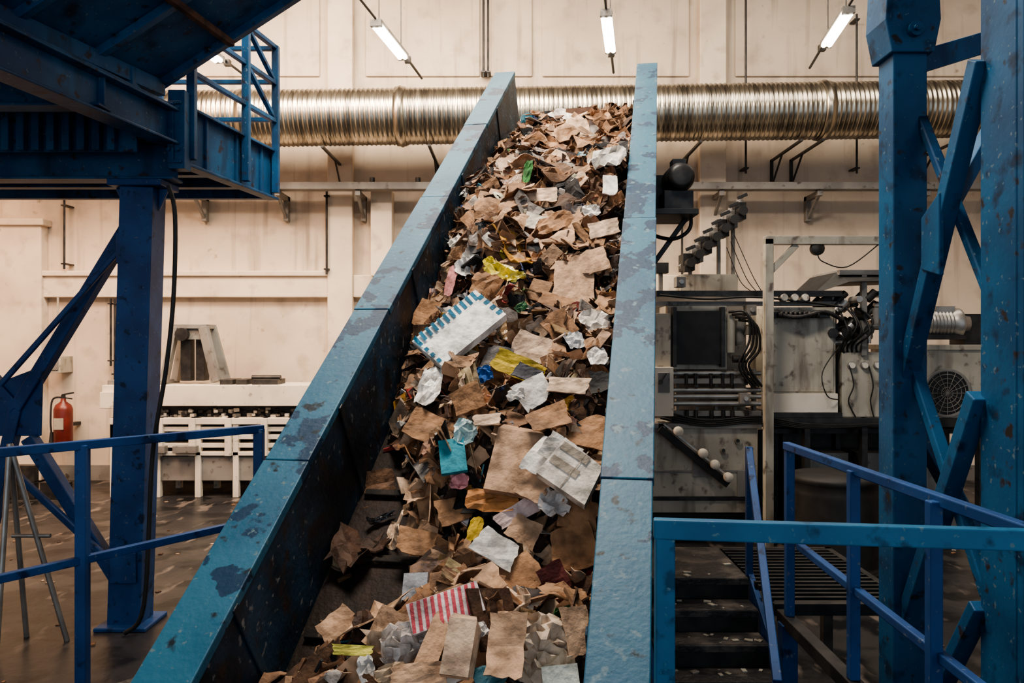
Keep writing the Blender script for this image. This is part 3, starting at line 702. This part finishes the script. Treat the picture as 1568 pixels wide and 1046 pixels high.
# ---------------------------------------------------------------- right hydraulic baler
D=11.0
b=MB()
mb(b,985,1160,652,785,0,1.2,0); mb(b,985,1163,785,831,.1,1.2,3); mb(b,985,1165,648,656,-.05,1.2,1)
for u,v in ((1130,675),(1108,690)): b.cyl(S(u,v,D),S(u,v,D)-V((0,.05,0)),.05,14,0); b.cyl(S(u,v,D-.05),S(u,v,D-.07),.025,10,2)
mb(b,1060,1085,700,730,-.02,0,1); mb(b,1000,1155,720,724,-.01,0,1); mb(b,1000,1155,760,766,-.03,0,2); mb(b,1128,1155,720,760,-.04,0,1)
mb(b,990,1165,448,650,.7,1.2,1); mb(b,1005,1290,445,454,.0,.12,2); mb(b,1005,1290,461,468,.1,.2,1)
mb(b,1024,1116,468,566,.1,.7,0); mb(b,1034,1107,476,558,.02,.12,3)
mb(b,1030,1036,470,562,-.02,.1,2); mb(b,1104,1110,470,562,-.02,.1,2)
mb(b,1000,1027,480,565,.0,.3,0); mb(b,998,1028,562,636,-.15,.15,5); mb(b,1004,1022,570,600,-.17,-.15,1)
b.cyl(S(1012,585,D-.18),S(1012,585,D-.22),.03,10,2); b.beam(S(1012,585,D-.2),S(1020,572,D-.2),.02,.02,2)
for v in (572,598,608,619): b.cyl(pt(1028,v,.1),pt(1168,v,.1),.035,12,4)
for v in (580,630): mb(b,1028,1168,v,v+8,.05,.3,1)
for u in (1040,1070,1100,1130,1160): mb(b,u,u+5,566,648,.2,.3,1)
for u in (1052,1066,1090,1108,1122,1144): b.cyl(pt(u,628,.02),pt(u,648,.02),.03,8,2); b.cyl(pt(u,572,.05),pt(u,590,.05),.025,8,2)
mb(b,1028,1165,640,650,0,.5,2)
for k in range(4):
    u=1116+k*5; b.tube([pt(u,478+4*k,0),pt(u+22,480+6*k,-.15),pt(u+28,520+5*k,-.12),pt(u+14,560,-.05),pt(u+36,592,0)],.018,3)
b.cyl(pt(1122,480,.1),pt(1122,540,.1),.06,12,0); b.cyl(pt(1140,490,.2),pt(1140,530,.2),.08,12,1)
b.cyl(pt(1122,550,.0),pt(1140,550,.0),.05,12,2)
# small switch boxes, gauges, cable runs
for u,v in ((1042,432),(1150,475),(1150,505),(1014,655),(1140,610)): mb(b,u-7,u+7,v-8,v+8,-.05,.15,1); b.cyl(pt(u,v,-.05),pt(u,v,-.09),.03,10,4)
for u,v in ((1200,456),(1216,456),(1232,456),(1310,560),(1330,560),(1350,560),(1368,560)): b.lathe(pt(u,v,.0 if v<500 else .15),(0,-1,0),[(-.1,.0),(-.1,.05),(.03,.055),(.05,.05),(.05,0)],16,4); b.cyl(pt(u,v,-.052 if v<500 else .098),pt(u,v,-.058 if v<500 else .09),.04,16,5)
for k in range(4): b.tube([pt(1010,640-4*k,-.05),pt(1080,652-3*k,-.06),pt(1160,646-3*k,-.06),pt(1240,655-2*k,-.08),pt(1380,648,-.06)],.012,3)
for k in range(2): b.tube([pt(1305+30*k,560,.1),pt(1310+30*k,590,.06),pt(1303+34*k,615,.08),pt(1315+28*k,640,.1)],.010,3)
b.tube([pt(1010,452,-.02),pt(1080,458,-.03),pt(1150,455,-.03),pt(1230,462,-.02),pt(1290,470,.0)],.015,3)
b.beam(pt(1008,655,-.1),pt(1112,740,-.1),.05,.10,3); b.beam(pt(1014,648,-.12),pt(1118,733,-.12),.02,.03,4)
for u,v in ((1034,658),(1071,691),(1089,708),(1109,727)):
    b.lathe(pt(u,v,-.12),(0,-1,0),[(0,0),(0,.05),(.06,.065),(.12,.065),(.14,.03),(.14,0)],16,5)
mb(b,1182,1284,470,603,.1,1.0,0); mb(b,1182,1284,603,632,.02,1.0,5); mb(b,1186,1280,474,600,.08,.1,0)
mb(b,1170,1290,632,640,0,1.0,2)
mb(b,1184,1270,478,487,-.02,.1,2); b.tube([pt(1190,482,-.05),pt(1220,486,-.1),pt(1260,478,-.05),pt(1290,490,0)],.03,2)
for k in range(9): b.lathe(pt(1192+k*7,482,-.05),(1,0,0),[(0,.03),(.01,.05),(.03,.05),(.04,.03)],12,2)
random.seed(3)
for i in range(60):
    u=random.uniform(1258,1350); v=random.uniform(458,528); r=random.uniform(.02,.08)
    ax_=random.choice((V((.2,0,0)),V((0,0,.2)),V((0,-.25,0)),V((.14,0,.14)))); p=pt(u,v,random.uniform(.1,.6)); b.cyl(p,p+ax_*random.uniform(.6,1.4),r,10,random.choice((2,2,3,3,1,4)))
for i in range(5):
    u=random.uniform(1285,1330); b.tube([pt(u,random.uniform(470,480),.1),pt(u+random.uniform(5,20),random.uniform(490,510),-.05),pt(u+random.uniform(-5,10),random.uniform(525,535),.1),pt(u+random.uniform(0,5),545,.2)],.015,3)
b.tube([pt(1285,530,.0),pt(1255,570,-.1),pt(1262,605,-.1),pt(1284,612,0)],.008,3)
mb(b,1296,1385,540,640,.15,1.0,0); mb(b,1300,1340,520,545,.2,.8,1); mb(b,1284,1300,545,632,.3,.9,2)
b.prism([pt(1246,450,0),pt(1290,415,.2),pt(1400,415,.2),pt(1400,428,.1),pt(1300,432,.0)],(0,1.0,0),3)
mb(b,1290,1400,412,420,.1,1.1,1); mb(b,1350,1420,445,452,0,.6,2)
mb(b,1325,1333,420,545,.1,.18,1)
mb(b,1388,1507,534,640,0,1.1,0); mb(b,1384,1510,528,536,-.03,1.1,0)
b.lathe(pt(1449,602,0),(0,-1,0),[(0,.34),(.03,.34),(.03,.30),(.005,.30)],32,1); b.cyl(pt(1449,602,-.004),pt(1449,602,-.012),.30,32,2)
for r_ in (.08,.14,.2,.26): b.lathe(pt(1449,602,-.02),(0,-1,0),[(0,r_-.006),(.012,r_),(0,r_+.006)],24,1)
for k in range(8):
    a=k*math.pi/8; d_=V((math.cos(a),0,math.sin(a)))*.3; b.beam(pt(1449,602,-.03)-d_,pt(1449,602,-.03)+d_,.008,.008,1)
b.lathe(pt(1412,495,.3),(1,0,0),[(0,0),(0,.12),(.05,.17)]+[(.08+.025*i,.2 if i%2 else .175) for i in range(20)]+[(.62,.22),(.66,.22),(.68,.15),(.78,.14),(.78,0)],24,4)
mb(b,1420,1490,512,520,.15,.5,2); mb(b,1445,1475,468,480,.2,.45,4); mb(b,1400,1412,470,532,.1,.5,3); mb(b,1490,1530,480,528,.2,.6,2)
mb(b,1165,1520,640,654,-.02,1.1,2); mb(b,1190,1520,660,668,.3,.6,2)
for u in (1172,1232,1320,1400,1500): mb(b,u,u+9,640,831,.0,.12,2); mb(b,u,u+9,640,831,.9,1.0,2)
mb(b,1195,1500,670,825,1.0,1.15,2)
for u0,u1 in ((1250,1318),(1335,1395),(1412,1495)): mb(b,u0,u1,700,825,.4,.95,1)
b.done('hydraulic_baler_machine',[M_cream,M_grey,M_dark,M_black,M_galv,M_white],.006)
b=MB(); D=10.6
mb(b,1172,1185,365,845,0,.12,0); mb(b,1172,1420,361,374,0,.12,0); mb(b,1408,1420,361,845,0,.12,0)
b.beam(pt(1182,415,.06),pt(1222,374,.06),.06,.08,0)
b.lathe(pt(1254,380,.1),(0,-1,0),[(-.1,0),(-.1,.05),(0,.09),(.08,.09),(.1,0)],16,1)
b.tube([pt(1254,388,.05),pt(1262,400,.05),pt(1300,408,.05),pt(1350,372,.05)],.008,1)
b.done('machine_gantry_frame',[M_cream,M_dark],.006)
b=MB(); D=9.6; c=S(1278,0,D)
b.lathe((c.x,D,0),(0,0,1),[(0,0),(0,.5),(.06,.52),(.1,.5)]+[(.1+.05*i,.5+.012*(i%2)) for i in range(19)]+[(1.1,.5),(1.13,.52),(1.18,.5),(1.18,.0)],32)
b.done('steel_drum',[M_black])
b=MB(); D=12.4
for i in range(7):
    u=1052+i*13; v=405-i*13
    mb(b,u-8,u+10,v-16,v+10,-.1,.25,0 if i%2 else 1); b.cyl(pt(u,v,-.1),pt(u,v,-.3),.07,12,1); b.cyl(pt(u+4,v-22,.05),pt(u+4,v-8,.05),.05,10,0)
    b.box(pt(u-3,v+8,-.15),(.1,.12,.1),1); b.beam(pt(u-6,v-20,-.2),pt(u+8,v-26,-.2),.05,.05,1)
b.beam(pt(1045,412,.1),pt(1142,318,.1),.1,.14,0)
for u,v in ((1056,415),(1100,370),(1122,350)): mb(b,u,u+5,v,450,.05,.12,0)
mb(b,1042,1130,420,446,-.0,.4,2); mb(b,1005,1024,402,418,.0,.2,1); mb(b,1010,1016,418,446,.05,.12,0)
for k in range(3): b.tube([pt(1110+6*k,380-9*k,-.1),pt(1130+9*k,430-5*k,-.1),pt(1150+8*k,446,0)],.006,1)
mb(b,1000,1180,446,452,0,.5,0); 
for u in (1000,1175): mb(b,u,u+6,450,796,.05,.15,0)
b.done('hydraulic_valve_manifold',[M_grey,M_black,M_cream],.005)
b=MB()
for i in range(200):
    x=random.uniform(-9,6); y=random.uniform(6.5,14.0); s_=random.uniform(.02,.06)
    if -3.5<x<3.5 and y<10: 
        if random.random()<.6: continue
    b.box((x,y,s_*.12),(s_,s_*1.4,s_*.25),0,Matrix.Rotation(random.uniform(0,3),3,'Z'),col=random.choice(cols[:8]))
b.done('floor_litter_scraps',[M_waste])

# ---------------------------------------------------------------- lights
def area(name,loc,rot,sx,sy,p,c):
    l=bpy.data.lights.new(name,'AREA'); l.shape='RECTANGLE'; l.size=sx; l.size_y=sy; l.energy=p; l.color=c
    o=bpy.data.objects.new(name,l); scene.collection.objects.link(o); o.location=loc; o.rotation_euler=rot; return o
area('added_key_light',(-.5,5.8,9.7),(0,0,0),3,1.5,660,(1,.90,.78))  # added key lamp over conveyor and pile, the ceiling has no opening
area('added_wall_light',(-3,11.2,9.7),(math.radians(25),0,0),9,2,1000,(1,.84,.66))  # added lamp tilted at the back wall to brighten it, no roof window
area('added_right_light',(6,11.5,9.7),(math.radians(20),0,0),6,2,200,(1,.88,.74))  # added weaker lamp for the right side, under the closed ceiling
area('added_warm_left_light',(-8.5,9,9.6),(math.radians(15),0,0),3,6,1050,(1,.62,.40))  # added orange lamp giving the left wall its warm glow, no real source
w=bpy.data.worlds.new('World'); scene.world=w; w.use_nodes=True
w.node_tree.nodes['Background'].inputs[0].default_value=(.74,.86,1,1); w.node_tree.nodes['Background'].inputs[1].default_value=.75

cam=bpy.data.cameras.new('camera'); co=bpy.data.objects.new('camera',cam); scene.collection.objects.link(co)
co.location=(0,0,CAMZ); co.rotation_euler=(math.radians(90),0,0); cam.sensor_width=36; cam.lens=F/1568*36; cam.clip_end=200
scene.camera=co
scene.view_settings.view_transform='AgX'
try: scene.view_settings.look='AgX - Medium High Contrast'
except Exception: pass
scene.view_settings.exposure=.48
